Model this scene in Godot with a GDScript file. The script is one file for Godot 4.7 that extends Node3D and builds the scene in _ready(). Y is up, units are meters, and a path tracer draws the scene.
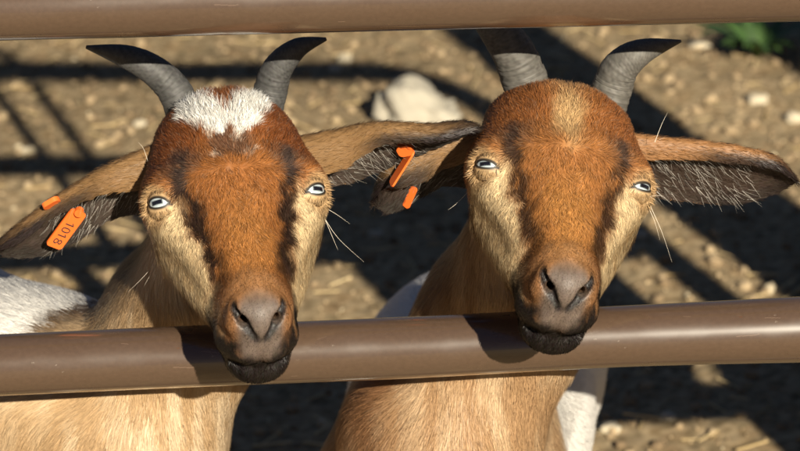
extends Node3D
# Two goats looking over a brown pipe gate. Units are metres, the gate stands in the plane z = 0.

const PITCH := 24.0            # the camera looks down by this many degrees
const REACH := 2.5             # metres from the lens to the gate
const FOCAL := 3125.0          # focal length in pixels of the 800 x 451 photograph
const EYE_Y := 1.726
var eye_pos := Vector3(0, EYE_Y, REACH * cos(deg_to_rad(PITCH)))
var up_v := Vector3(0, cos(deg_to_rad(PITCH)), -sin(deg_to_rad(PITCH)))
var to_v := Vector3(0, sin(deg_to_rad(PITCH)), cos(deg_to_rad(PITCH)))
var sun_dir := Vector3.ZERO
var rng := RandomNumberGenerator.new()
var noise := FastNoiseLite.new()
var fine := FastNoiseLite.new()
var lumps := FastNoiseLite.new()
var M := {}

# ---------------------------------------------------------------- small helpers

func at(px: float, py: float, z: float) -> Vector3:      # the point of the plane z that a pixel of the photograph looks at
	var d := Vector3((px - 400.0) / FOCAL, 0, 0) + up_v * ((225.5 - py) / FOCAL) - to_v
	return eye_pos + d * ((z - eye_pos.z) / d.z)

func ground_y(x: float, z: float) -> float:
	var y := -0.08 * maxf(0.0, -z)
	return y + lumps.get_noise_2d(x * 100.0, z * 100.0) * 0.012 + noise.get_noise_2d(x * 700.0, z * 700.0) * 0.004

func on_ground(px: float, py: float) -> Vector3:
	var p := at(px, py, -1.0)
	for i in 12:
		var d := p - eye_pos
		var y := -0.08 * maxf(0.0, -p.z)
		p = eye_pos + d * ((y - eye_pos.y) / d.y)
	return p

func tag(o: Node, label: String, category := "", group := "", kind := "") -> void:
	o.set_meta("label", label)
	if category: o.set_meta("category", category)
	if group: o.set_meta("group", group)
	if kind: o.set_meta("kind", kind)

func thing(called: String, where := Vector3.ZERO) -> Node3D:
	var o := Node3D.new()
	o.name = called
	add_child(o, true)
	o.position = where
	return o

func piece(called: String, mesh: Mesh, mat: Material, parent: Node, where := Vector3.ZERO) -> MeshInstance3D:
	var o := MeshInstance3D.new()
	o.name = called
	o.mesh = mesh
	o.material_override = mat
	parent.add_child(o, true)
	o.position = where
	return o

func smooth(a: float, b: float, x: float) -> float:
	return smoothstep(a, b, x)

func new_shape() -> Dictionary:
	return {"v": PackedVector3Array(), "n": PackedVector3Array(), "i": PackedInt32Array(), "c": PackedColorArray(),
		"d": PackedVector3Array(), "l": PackedFloat32Array(), "k": PackedFloat32Array(), "u": PackedVector2Array()}

func to_mesh(s: Dictionary, offset := Vector3.ZERO) -> ArrayMesh:
	var a := []
	a.resize(Mesh.ARRAY_MAX)
	var v: PackedVector3Array = s.v
	if offset != Vector3.ZERO:
		v = v.duplicate()
		for i in v.size(): v[i] -= offset
	a[Mesh.ARRAY_VERTEX] = v
	a[Mesh.ARRAY_NORMAL] = s.n
	a[Mesh.ARRAY_INDEX] = s.i
	if s.c.size() == v.size(): a[Mesh.ARRAY_COLOR] = s.c
	if s.u.size() == v.size(): a[Mesh.ARRAY_TEX_UV] = s.u
	var m := ArrayMesh.new()
	m.add_surface_from_arrays(Mesh.PRIMITIVE_TRIANGLES, a)
	return m

func set_normals(s: Dictionary) -> void:
	var v: PackedVector3Array = s.v
	var ix: PackedInt32Array = s.i
	var n := PackedVector3Array()
	n.resize(v.size())
	for t in range(0, ix.size(), 3):
		var f := (v[ix[t + 2]] - v[ix[t]]).cross(v[ix[t + 1]] - v[ix[t]])
		n[ix[t]] += f
		n[ix[t + 1]] += f
		n[ix[t + 2]] += f
	for i in n.size(): n[i] = n[i].normalized()
	s.n = n

func add_shape(a: Dictionary, b: Dictionary) -> void:
	var base: int = a.v.size()
	a.v.append_array(b.v); a.n.append_array(b.n); a.c.append_array(b.c)
	a.d.append_array(b.d); a.l.append_array(b.l); a.k.append_array(b.k)
	var ix: PackedInt32Array = b.i.duplicate()
	for t in ix.size(): ix[t] += base
	a.i.append_array(ix)

func spline(p: PackedVector3Array, t: float) -> Vector3:      # Catmull-Rom through p, t from 0 to 1
	var f := clampf(t, 0.0, 1.0) * (p.size() - 1)
	var i := mini(int(f), p.size() - 2)
	var a := p[maxi(i - 1, 0)]
	var d := p[mini(i + 2, p.size() - 1)]
	return p[i].cubic_interpolate(p[i + 1], a, d, f - i)

func tube(path: PackedVector3Array, radii: PackedFloat32Array, rings: int, sides: int, wave := 0.0, caps := true) -> Dictionary:
	var s := new_shape()
	var side := Vector3.ZERO
	var run := 0.0
	var before := spline(path, 0)
	for r in rings + 1:
		var t := float(r) / rings
		var p := spline(path, t)
		run += p.distance_to(before)
		before = p
		var dir := (spline(path, minf(t + 0.01, 1)) - spline(path, maxf(t - 0.01, 0))).normalized()
		if side == Vector3.ZERO:
			side = dir.cross(Vector3.UP if absf(dir.y) < 0.9 else Vector3.BACK).normalized()
		side = (side - dir * side.dot(dir)).normalized()
		var other := dir.cross(side)
		var f := t * (radii.size() - 1)
		var k := mini(int(f), radii.size() - 2)
		var rad := cubic_interpolate(radii[k], radii[k + 1], radii[maxi(k - 1, 0)], radii[mini(k + 2, radii.size() - 1)], f - k)
		for j in sides + 1:
			var a := TAU * j / sides
			var o := side * cos(a) + other * sin(a)
			var rr := rad
			if wave > 0.0:
				rr *= 1.0 + wave * (sin(run * 900.0 + noise.get_noise_1d(run * 3000.0) * 4.0) * 0.5 + noise.get_noise_2d(a * 60.0, run * 2500.0)) * (1.0 - 0.8 * t)
			s.v.append(p + o * rr)
			s.n.append(o)
			s.u.append(Vector2(run, a * rad))
	for r in rings:
		for j in sides:
			var q := r * (sides + 1) + j
			for e in [q, q + sides + 1, q + 1, q + 1, q + sides + 1, q + sides + 2]: s.i.append(e)
	if caps:
		for e in 2:
			var row: int = (sides + 1) * (rings if e else 0)
			var c: int = s.v.size()
			var mid := spline(path, float(e))
			var nn: Vector3 = (mid - spline(path, 0.98 if e else 0.02)).normalized()
			s.v.append(mid); s.n.append(nn); s.u.append(Vector2.ZERO)
			for j in sides + 1:
				s.v.append(s.v[row + j]); s.n.append(nn); s.u.append(Vector2.ZERO)
			for j in sides:
				if e: s.i.append_array(PackedInt32Array([c, c + j + 2, c + j + 1]))
				else: s.i.append_array(PackedInt32Array([c, c + j + 1, c + j + 2]))
	return s

# ---------------------------------------------------------------- distance fields and surface nets

func cap(p: Vector3, a: Vector3, b: Vector3, ra: float, rb: float) -> float:
	var pa := p - a
	var ba := b - a
	var h := clampf(pa.dot(ba) / ba.length_squared(), 0.0, 1.0)
	return (pa - ba * h).length() - lerpf(ra, rb, h)

func ell(p: Vector3, c: Vector3, r: Vector3) -> float:
	var q := (p - c) / r
	var k := q.length()
	return k * (k - 1.0) / maxf((q / r).length(), 1e-6)

func smin(a: float, b: float, k: float) -> float:
	var h := maxf(k - absf(a - b), 0.0) / k
	return minf(a, b) - h * h * k * 0.25

func smax(a: float, b: float, k: float) -> float:
	return -smin(-a, -b, k)

func nets(f: Callable, lo: Vector3, hi: Vector3, h: float) -> Dictionary:
	var B := 4
	var nb := Vector3i(((hi - lo) / (h * B)).ceil())
	var nx := nb.x * B + 1
	var ny := nb.y * B + 1
	var nz := nb.z * B + 1
	var val := PackedFloat32Array()
	val.resize(nx * ny * nz)
	val.fill(1e9)
	var id := PackedInt32Array()
	id.resize(nx * ny * nz)
	id.fill(-1)
	var blocks: Array[Vector3i] = []
	for bz in nb.z:
		for by in nb.y:
			for bx in nb.x:
				var c := lo + Vector3(bx + 0.5, by + 0.5, bz + 0.5) * (h * B)
				if absf(f.call(c)) > h * B * 1.15: continue
				blocks.append(Vector3i(bx, by, bz) * B)
				for k in range(bz * B, bz * B + B + 1):
					for j in range(by * B, by * B + B + 1):
						for i in range(bx * B, bx * B + B + 1):
							var q := i + nx * (j + ny * k)
							if val[q] > 1e8: val[q] = f.call(lo + Vector3(i, j, k) * h)
	var s := new_shape()
	var vs := PackedVector3Array()
	var step := [0, 1, nx, nx + 1, nx * ny, nx * ny + 1, nx * ny + nx, nx * ny + nx + 1]
	var edges := [0, 1, 2, 3, 4, 5, 6, 7, 0, 2, 1, 3, 4, 6, 5, 7, 0, 4, 1, 5, 2, 6, 3, 7]
	var cells := PackedInt32Array()
	for b in blocks:
		for k in range(b.z, b.z + B):
			for j in range(b.y, b.y + B):
				for i in range(b.x, b.x + B):
					var q := i + nx * (j + ny * k)
					var inside := 0
					for e in 8:
						if val[q + step[e]] < 0.0: inside += 1
					if inside == 0 or inside == 8: continue
					var sum := Vector3.ZERO
					var m := 0
					for e in 12:
						var a: int = edges[e * 2]
						var c: int = edges[e * 2 + 1]
						var va := val[q + step[a]]
						var vb := val[q + step[c]]
						if (va < 0.0) == (vb < 0.0): continue
						var t := va / (va - vb)
						var pa := Vector3(a & 1, (a >> 1) & 1, (a >> 2) & 1)
						var pb := Vector3(c & 1, (c >> 1) & 1, (c >> 2) & 1)
						sum += pa.lerp(pb, t)
						m += 1
					id[q] = vs.size()
					cells.append(q)
					vs.append(lo + (Vector3(i, j, k) + sum / m) * h)
	var ix := PackedInt32Array()
	var ax := [1, nx, nx * ny]
	for q in cells:
		for a in 3:
			var e: int = ax[a]
			var u: int = ax[(a + 1) % 3]
			var w: int = ax[(a + 2) % 3]
			if q - u - w < 0: continue
			var v0 := val[q]
			var v1 := val[q + e]
			if (v0 < 0.0) == (v1 < 0.0): continue
			var c0 := id[q - u - w]
			var c1 := id[q - w]
			var c2 := id[q]
			var c3 := id[q - u]
			if c0 < 0 or c1 < 0 or c2 < 0 or c3 < 0: continue
			if v0 < 0.0:
				ix.append_array(PackedInt32Array([c0, c2, c1, c0, c3, c2]))
			else:
				ix.append_array(PackedInt32Array([c0, c1, c2, c0, c2, c3]))
	s.v = vs
	s.i = ix
	set_normals(s)
	return s

# ---------------------------------------------------------------- the goats' heads
# Head axes: x to the picture's right, y from nose to poll along the face, z out of the forehead. Eyes at y = 0.

const EYE_AT := Vector3(0.0580, -0.0025, -0.0268)
const EYE_R := 0.0122

func head_field(p0: Vector3) -> float:
	var p := Vector3(absf(p0.x), p0.y, p0.z)
	var q := Vector3(p0.x * lerpf(0.86, 0.98, clampf(-p0.y / 0.1, 0.0, 1.0)), p0.y, p0.z)
	var d := ell(p0, Vector3(0, 0.056, -0.046), Vector3(0.046, 0.050, 0.042))
	d = smin(d, ell(p0, Vector3(0, 0.030, -0.034), Vector3(0.051, 0.072, 0.031)), 0.03)
	d = smin(d, cap(p, Vector3(0.010, 0.076, -0.040), Vector3(0.026, 0.081, -0.044), 0.024, 0.019), 0.03)
	d = smin(d, cap(p, Vector3(0.024, 0.066, -0.046), Vector3(0.046, 0.022, -0.046), 0.0220, 0.0265), 0.03)
	d = smin(d, cap(p, Vector3(0.02, 0.006, -0.034), Vector3(0.0510, 0.002, -0.034), 0.026, 0.0205), 0.02)
	d = smin(d, cap(p, Vector3(0.034, 0.022, -0.018), Vector3(0.0535, 0.012, -0.025), 0.0125, 0.0125), 0.008)
	d = smin(d, cap(q, Vector3(0, 0.0, -0.032), Vector3(0, -0.100, -0.027), 0.033, 0.0215), 0.02)
	d = smin(d, cap(p, Vector3(0.033, -0.010, -0.066), Vector3(0.015, -0.092, -0.054), 0.030, 0.0200), 0.022)
	d = smin(d, cap(p, Vector3(0.047, -0.022, -0.038), Vector3(0.027, -0.068, -0.034), 0.0130, 0.0110), 0.012)
	d = smin(d, cap(p0, Vector3(0, 0.01, -0.08), Vector3(0, -0.112, -0.066), 0.033, 0.0205), 0.02)
	d = smin(d, ell(p0, Vector3(0, -0.114, -0.044), Vector3(0.0275, 0.028, 0.038)), 0.014)
	# nose, nostril wings, upper lip, chin
	d = smin(d, ell(p0, Vector3(0, -0.130, -0.026), Vector3(0.0190, 0.0165, 0.020)), 0.012)
	d = smin(d, cap(p, Vector3(0.0125, -0.127, -0.017), Vector3(0.0165, -0.130, -0.028), 0.0088, 0.0088), 0.007)
	d = smin(d, cap(p, Vector3(0.008, -0.136, -0.049), Vector3(0.0190, -0.121, -0.056), 0.0130, 0.0125), 0.009)
	d = smin(d, ell(p0, Vector3(0, -0.1240, -0.0775), Vector3(0.0240, 0.0200, 0.0145)), 0.011)
	# carved: nostrils, philtrum, mouth
	d = smax(d, -slit_field(p), 0.0028)
	d = smax(d, -cap(p, Vector3(0.0128, -0.138, -0.0180), Vector3(0.009, -0.118, -0.030), 0.0036, 0.0036), 0.0028)
	d = smax(d, -cap(p0, Vector3(0, -0.1505, -0.034), Vector3(0, -0.1510, -0.062), 0.0014, 0.0014), 0.003)
	d = smax(d, -cap(p, Vector3(0.0, -0.1480, -0.0650), Vector3(0.017, -0.136, -0.0685), 0.0022, 0.0022), 0.003)
	d = smax(d, -cap(p, Vector3(0.017, -0.136, -0.0685), Vector3(0.029, -0.108, -0.0665), 0.0022, 0.001), 0.003)
	# tear groove and the socket
	d = smax(d, -cap(p, Vector3(0.052, -0.016, -0.014), Vector3(0.040, -0.050, -0.011), 0.003, 0.002), 0.010)
	d = smax(d, -((p - EYE_AT).length() - EYE_R - 0.001), 0.003)
	return d

func slit_field(p: Vector3) -> float:
	var d := cap(p, Vector3(0.0035, -0.1475, -0.0315), Vector3(0.0120, -0.1405, -0.0185), 0.0018, 0.0036)
	return minf(d, cap(p, Vector3(0.0120, -0.1405, -0.0185), Vector3(0.0205, -0.1260, -0.0120), 0.0036, 0.0026))

func eye_out() -> Vector3:
	return Vector3(0.55, -0.42, 0.72).normalized()

func mixc(a: Color, b: Color, t: float) -> Color:
	return a.lerp(b, clampf(t, 0.0, 1.0))

# Coat colour of a head at a point of the head axes.
func head_color(p: Vector3, who: int) -> Color:
	var w := Vector3(noise.get_noise_3d(p.x * 900, p.y * 900, p.z * 900 + who * 70), noise.get_noise_3d(p.x * 900 + 50, p.y * 900, p.z * 900), noise.get_noise_3d(p.x * 900, p.y * 900 + 90, p.z * 900))
	var wf := fine.get_noise_3d(p.x * 500, p.y * 260, p.z * 300 + who * 30)
	var x := p.x + w.x * 0.005 + wf * 0.0022
	var y := p.y + w.y * 0.009 + wf * 0.005
	var ax := absf(x)
	var rust := Color(0.315, 0.122, 0.036)
	var auburn := Color(0.17, 0.055, 0.018)
	var black := Color(0.014, 0.011, 0.010)
	var cream := Color(0.66, 0.51, 0.30)
	var c := rust
	if who == 1: c = Color(0.355, 0.148, 0.047)
	c = mixc(c, Color(0.24, 0.080, 0.024), smooth(0.005, 0.045, y) * (0.75 if who == 0 else 0.4))
	# darker crown beside the poll and round the ear roots
	var crown := smooth(0.02, 0.055, y + ax * 0.35) * smooth(0.012, 0.036, ax)
	c = mixc(c, auburn, crown * (0.85 if who == 0 else 0.45))
	c = mixc(c, Color(0.52, 0.25, 0.07), smooth(0.0, -0.06, y) * smooth(0.03, 0.008, ax) * (0.35 if who == 0 else 0.6))
	# pale cheeks outside the dark tear stripes
	var line := lerpf(0.041, 0.0235, clampf(-y / 0.09, 0.0, 1.0))
	var cheek := smooth(line + 0.002, line + 0.011, ax) * smooth(0.004, -0.014, y)
	c = mixc(c, cream, cheek)
	c = mixc(c, Color(0.34, 0.20, 0.09), smooth(-0.055, -0.085, p.z) * 0.6)
	# stripe
	var wide := (0.0052 if who == 0 else 0.0044) + w.z * 0.003
	var stripe := smooth(wide + 0.0045, wide - 0.003, absf(ax - line)) * smooth(-0.105, -0.075, y) * smooth(0.036, 0.016, y)
	c = mixc(c, black, stripe * (0.95 if who == 0 else 0.88) * smooth(-0.75, -0.25, wf + w.y * 0.5))
	# smoky brow above the eye, pale lid ring
	var brow := smooth(0.022, 0.008, Vector2(ax - 0.041, y - 0.016).length())
	c = mixc(c, Color(0.07, 0.05, 0.042), brow * (0.6 if who == 0 else 0.45))
	var lid := smooth(0.020, 0.014, (Vector3(absf(p.x), p.y, p.z) - EYE_AT - Vector3(0.004, 0, 0)).length()) * smooth(0.049, 0.057, absf(p.x))
	c = mixc(c, Color(0.46, 0.30, 0.15), lid * 0.9)
	if who == 0:
		# white tuft on the poll, grey below it
		c = mixc(c, Color(0.10, 0.075, 0.06), smooth(0.024, 0.010, Vector2(x * 1.1, y - 0.030).length()) * 0.55)
		c = mixc(c, Color(0.86, 0.84, 0.78), smooth(0.0, 0.007, y - 0.036 - absf(ax - 0.009) * 1.0) * smooth(0.040, 0.033, ax) * smooth(-0.003, 0.003, ax - (y - 0.060) * 0.5))
		c = mixc(c, Color(0.70, 0.62, 0.50), smooth(0.15, 0.5, wf) * smooth(0.026, 0.012, ax) * smooth(0.0, 0.03, y) * smooth(0.055, 0.04, y) * 0.7)
	else:
		c = mixc(c, Color(0.62, 0.42, 0.20), smooth(0.030, 0.008, Vector2(x * 1.7, (y - 0.040) * 0.6).length()) * 0.75)
		c = mixc(c, Color(0.62, 0.42, 0.20), smooth(0.0, 0.02, y - 0.062) * smooth(0.024, 0.012, ax) * 0.35)
	# muzzle: rust sides, grey nose, black lips and chin
	var nose := smooth(0.0215, 0.0125, Vector2(p.x * 0.92, (p.y + 0.140) * 0.8).length()) * smooth(-0.062, -0.050, p.z)
	var snout := smooth(-0.090, -0.108, y)
	c = mixc(c, Color(0.21, 0.115, 0.058), snout * 0.62 * smooth(-0.06, -0.03, p.z))
	c = mixc(c, Color(0.100, 0.082, 0.072).lerp(Color(0.22, 0.130, 0.075), smooth(-0.135, -0.118, p.y)), nose * 0.92)
	var lips := smooth(-0.031, -0.049, p.z + w.z * 0.012 + maxf(0.0, 0.019 - absf(p.x)) * 0.85) * smooth(-0.088, -0.110, y)
	c = mixc(c, black, lips * 1.05)
	var tan := smooth(0.011, 0.004, Vector2(absf(x) - 0.022, y + 0.120).length()) * smooth(-0.057, -0.045, p.z)
	c = mixc(c, Color(0.40, 0.20, 0.08), tan * 0.55)
	# bare dark skin inside the nostrils and along the mouth
	var pm := Vector3(absf(p.x), p.y, p.z)
	var slit := slit_field(pm)
	c = mixc(c, Color(0.012, 0.010, 0.010), smooth(0.0030, -0.0004, slit))
	# mixed hairs: fine streaks of darker and lighter coat
	var streak := 1.0 + 0.32 * fine.get_noise_3d(p.x * 1300, p.y * 420, p.z * 420) + 0.16 * w.z
	return Color(c.r * streak, c.g * streak, c.b * streak)

# Sets colour, hair direction, hair length and hair density on a head made by nets().
func dress_head(s: Dictionary, who: int) -> void:
	var whorl := Vector3(0, 0.004, -0.01)
	for i in s.v.size():
		var p: Vector3 = s.v[i]
		var n: Vector3 = s.n[i]
		s.c.append(head_color(p, who))
		var d := Vector3(p.x * 9.0, clampf((p.y - whorl.y) * 45.0, -1.0, 1.0), -0.22)
		d.x *= lerpf(1.0, 0.4, smooth(0.0, -0.03, p.y))
		d.z -= maxf(0.0, -p.z - 0.03) * 8.0
		d = (d.normalized() + Vector3(noise.get_noise_3d(p.x * 700, p.y * 700, 5), noise.get_noise_3d(p.x * 700, p.y * 700, 55), 0) * 0.9 + Vector3(fine.get_noise_3d(p.x * 600, p.y * 600, 5), fine.get_noise_3d(p.x * 600, p.y * 600, 55), 0) * 0.5).normalized()
		s.d.append((d - n * d.dot(n)).normalized())
		var l := 0.0064
		l += (0.010 if who == 0 else 0.004) * smooth(0.045, 0.07, p.y) * smooth(0.040, 0.026, absf(p.x))
		l += 0.008 * smooth(-0.04, -0.08, p.z) * smooth(-0.11, -0.05, p.y)
		l *= lerpf(1.0, 0.42, smooth(-0.07, -0.118, p.y))
		var k := 1.0
		var chin := smooth(-0.056, -0.068, p.z) * smooth(-0.10, -0.12, p.y)
		l += chin * 0.0012
		var nose := smooth(0.021, 0.016, Vector2(p.x * 0.95, (p.y + 0.142) * 0.8).length()) * smooth(-0.055, -0.046, p.z)
		k *= 1.0 - 0.45 * nose
		l *= 1.0 - 0.40 * nose
		if (Vector3(absf(p.x), p.y, p.z) - EYE_AT).length() < EYE_R + 0.0014: k = 0.0
		s.l.append(l)
		s.k.append(k)

# ---------------------------------------------------------------- fur

# Grows strands on a dressed shape. area_density: strands per square metre where k = 1.
func grow(out: Dictionary, s: Dictionary, area_density: float, width: float, lift: float, spread: float, vary: float) -> void:
	var v: PackedVector3Array = s.v
	var n: PackedVector3Array = s.n
	var c: PackedColorArray = s.c
	var d: PackedVector3Array = s.d
	var l: PackedFloat32Array = s.l
	var k: PackedFloat32Array = s.k
	var ix: PackedInt32Array = s.i
	var ov: PackedVector3Array = out.v
	var on: PackedVector3Array = out.n
	var oc: PackedColorArray = out.c
	var oi: PackedInt32Array = out.i
	var base := ov.size()
	for t in range(0, ix.size(), 3):
		var i0 := ix[t]
		var i1 := ix[t + 1]
		var i2 := ix[t + 2]
		var kk := (k[i0] + k[i1] + k[i2]) / 3.0
		if kk <= 0.004: continue
		var a := v[i0]
		var e1 := v[i1] - a
		var e2 := v[i2] - a
		var see := n[i0].dot((eye_pos - a).normalized())
		var many := e1.cross(e2).length() * 0.5 * area_density * kk * (1.0 if see > -0.25 else 0.3)
		var count := int(many) + (1 if rng.randf() < many - int(many) else 0)
		for h in count:
			var r1 := rng.randf()
			var r2 := rng.randf()
			if r1 + r2 > 1.0:
				r1 = 1.0 - r1
				r2 = 1.0 - r2
			var root := a + e1 * r1 + e2 * r2
			var nn := (n[i0] * (1.0 - r1 - r2) + n[i1] * r1 + n[i2] * r2).normalized()
			var pick := i0 if r1 + r2 < 0.5 else (i1 if r1 > r2 else i2)
			var dir := d[i0] * (1.0 - r1 - r2) + d[i1] * r1 + d[i2] * r2
			dir = (dir + Vector3(rng.randf() - 0.5, rng.randf() - 0.5, rng.randf() - 0.5) * spread)
			dir = (dir - nn * dir.dot(nn)).normalized()
			var ln := l[pick] * (0.6 + 0.7 * rng.randf())
			var rise := lift * (0.5 + rng.randf())
			var up := (dir + nn * rise).normalized()
			var p0 := root - nn * 0.0006
			var p1 := root + up * ln * 0.55
			var p2 := p1 + (dir + nn * rise * 0.15).normalized() * ln * 0.5
			var w := up.cross(nn).normalized()
			w = (w + nn * (rng.randf() - 0.5) * 0.5) * width * (0.6 + 0.6 * rng.randf())
			var sh := (nn + Vector3(rng.randf() - 0.5, rng.randf() - 0.5, rng.randf() - 0.5) * 0.5).normalized()
			var dice := rng.randf()
			var col := c[pick] * (1.0 + vary * (2.0 * rng.randf() - 1.0))
			if dice < 0.10: col = col.lerp(Color(0.5, 0.42, 0.32), 0.45 * vary * smoothstep(0.02, 0.12, col.r))
			elif dice < 0.24: col = col * (1.0 - 1.5 * vary)
			ov.append(p0 - w); ov.append(p0 + w); ov.append(p1 - w * 0.8); ov.append(p1 + w * 0.8); ov.append(p2)
			for e in 5:
				on.append(sh)
				oc.append(col)
			oi.append(base); oi.append(base + 2); oi.append(base + 1)
			oi.append(base + 2); oi.append(base + 3); oi.append(base + 1)
			oi.append(base + 2); oi.append(base + 4); oi.append(base + 3)
			base += 5

func strand(out: Dictionary, pts: PackedVector3Array, width: float, col: Color, nn: Vector3) -> void:
	var base: int = out.v.size()
	var m := 8
	for i in m + 1:
		var t := float(i) / m
		var p := spline(pts, t)
		var dir := (spline(pts, minf(t + 0.05, 1)) - spline(pts, maxf(t - 0.05, 0))).normalized()
		var w := dir.cross(to_v).normalized() * width * (1.0 - t * 0.85)
		out.v.append(p - w); out.v.append(p + w)
		out.n.append(nn); out.n.append(nn)
		out.c.append(col); out.c.append(col)
		if i < m:
			var q := base + i * 2
			out.i.append_array(PackedInt32Array([q, q + 2, q + 1, q + 2, q + 3, q + 1]))

# ---------------------------------------------------------------- ears
# a: edge of the front flap, t: top outline, b: lower edge of the back; each [pixel x, pixel y], z in metres for front and back.

func ear(a: Array, t: Array, b: Array, zf: Array, zb: Array, tip: Vector3, outer: Color, rim: Color, inner: Color, hairs: Color) -> Dictionary:
	var pa := PackedVector3Array()
	var pt := PackedVector3Array()
	var pb := PackedVector3Array()
	for i in a.size():
		pa.append(at(a[i][0], a[i][1], zf[i]))
		pt.append(at(t[i][0], t[i][1], (zf[i] + zb[i]) * 0.5))
		pb.append(at(b[i][0], b[i][1], zb[i]))
	pa.append(tip); pt.append(tip); pb.append(tip)
	var R := 40
	var C := 30
	var thick := 0.0026
	var grid := PackedVector3Array()
	for r in R + 1:
		var u := float(r) / R
		var A := spline(pa, u)
		var T := spline(pt, u)
		var Bq := spline(pb, u)
		var mid := (A + Bq) * 0.5
		var rise := (T - mid) * 1.34
		for c in C + 1:
			var w := float(c) / C
			var P1 := A + rise
			var P2 := Bq + rise
			var p := A * pow(1 - w, 3) + P1 * 3 * w * pow(1 - w, 2) + P2 * 3 * w * w * (1 - w) + Bq * pow(w, 3)
			p += (T - mid).normalized() * noise.get_noise_2d(u * 900.0 + a[0][0], w * 500.0) * 0.0022
			grid.append(p)
	var W := C + 1
	var gn := PackedVector3Array()
	var along := PackedVector3Array()
	for r in R + 1:
		for c in W:
			var du := grid[mini(r + 1, R) * W + c] - grid[maxi(r - 1, 0) * W + c]
			var dw := grid[r * W + mini(c + 1, C)] - grid[r * W + maxi(c - 1, 0)]
			var nn := du.cross(dw)
			if nn.length() < 1e-12: nn = Vector3.UP
			gn.append(nn.normalized())
			along.append(du.normalized())
	# which way is out: away from the middle of the cup at the root
	var middle := spline(pa, 0.3).lerp(spline(pb, 0.3), 0.5)
	var probe := int(R * 0.3) * W + C / 2
	var sg := 1.0 if gn[probe].dot(grid[probe] - middle) > 0 else -1.0
	var s := new_shape()
	for face in 2:
		var f := 1.0 if face == 0 else -1.0
		for r in R + 1:
			for c in W:
				var q := r * W + c
				var u := float(r) / R
				var w := float(c) / C
				var nn := gn[q] * sg
				var edge := minf(w, 1 - w)
				var th := thick * smooth(0.0, 0.06, edge) * smooth(1.0, 0.93, u)
				var p := grid[q] + nn * (th if face == 0 else -th * 0.3)
				s.v.append(p)
				s.n.append(nn * f)
				var jit := noise.get_noise_2d(q * 13.7, face * 90.0) * 0.03
				var dark := smooth(0.17, 0.05, edge + jit * 1.5) * smooth(0.15, 0.45, u + jit) + smooth(0.55, 0.9, u + jit * 3.0)
				if face == 0:
					s.c.append(mixc(outer, rim, dark * 0.9))
					s.l.append(0.007)
					s.k.append(0.55)
				else:
					s.c.append(mixc(inner, rim, clampf(dark, 0, 1) * 0.8))
					s.l.append(0.008)
					s.k.append(0.35)
				s.d.append(along[q])
	var half := (R + 1) * W
	for r in R:
		for c in C:
			var q := r * W + c
			var flip := sg < 0
			for tri in [[q, q + 1, q + W], [q + 1, q + W + 1, q + W]]:
				# outside face: clockwise seen from outside
				var n0: Vector3 = (s.v[tri[2]] - s.v[tri[0]]).cross(s.v[tri[1]] - s.v[tri[0]])
				flip = n0.dot(s.n[tri[0]]) < 0
				if flip: s.i.append_array(PackedInt32Array([tri[0], tri[2], tri[1]]))
				else: s.i.append_array(PackedInt32Array([tri[0], tri[1], tri[2]]))
				if flip: s.i.append_array(PackedInt32Array([tri[0] + half, tri[1] + half, tri[2] + half]))
				else: s.i.append_array(PackedInt32Array([tri[0] + half, tri[2] + half, tri[1] + half]))
	# long pale hairs inside the cup
	var long := new_shape()
	for h in 330:
		var u := 0.08 + 0.52 * pow(rng.randf(), 1.6)
		var w := 0.52 + 0.47 * rng.randf()
		if rng.randf() < 0.18: w = rng.randf() * 0.12
		var q := int(u * R) * W + int(w * C)
		var root := grid[q]
		var nn := -gn[q] * sg
		var dir := (along[q] * (0.5 + 0.7 * rng.randf()) + Vector3.DOWN * (0.2 + 0.5 * rng.randf()) + Vector3(rng.randf() - 0.5, rng.randf() - 0.5, rng.randf() - 0.5) * 0.7).normalized()
		var ln := 0.006 + 0.013 * rng.randf()
		var p1 := root + (dir + nn * 0.6).normalized() * ln * 0.5
		var p2 := p1 + (dir + Vector3.DOWN * 0.3).normalized() * ln * 0.5
		var tone := 0.15 + 0.75 * rng.randf()
		strand(long, PackedVector3Array([root, p1, p2]), 0.00013, hairs * tone, (nn + to_v).normalized())
	return {"skin": s, "long": long, "grid": grid, "W": W, "R": R}

# ---------------------------------------------------------------- bodies

func body_field(p: Vector3, g: Dictionary) -> float:
	var d := cap(p, g.nape, g.neck, 0.046, g.thick)
	d = smin(d, cap(p, g.throat, g.neck, 0.034, g.thick * 0.9), 0.03)
	d = smin(d, cap(p, g.neck, g.chest, g.thick, 0.078), 0.04)
	d = smin(d, cap(p, g.chest, g.shoulder, 0.080, g.broad), 0.04)
	d = smin(d, cap(p, g.shoulder, g.rump, g.broad + 0.004, g.stern), 0.05)
	d = smin(d, ell(p, (g.shoulder + g.rump) * 0.5 + Vector3(0, -0.02, 0), Vector3(g.stern, 0.13, 0.22)), 0.06)
	for l in g.legs:
		d = smin(d, cap(p, l[0], l[1], 0.052, 0.028), 0.04)
		d = smin(d, cap(p, l[1], l[2], 0.024, 0.018), 0.015)
		d = smin(d, cap(p, l[2], l[3], 0.019, 0.023), 0.01)
	return d

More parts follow.
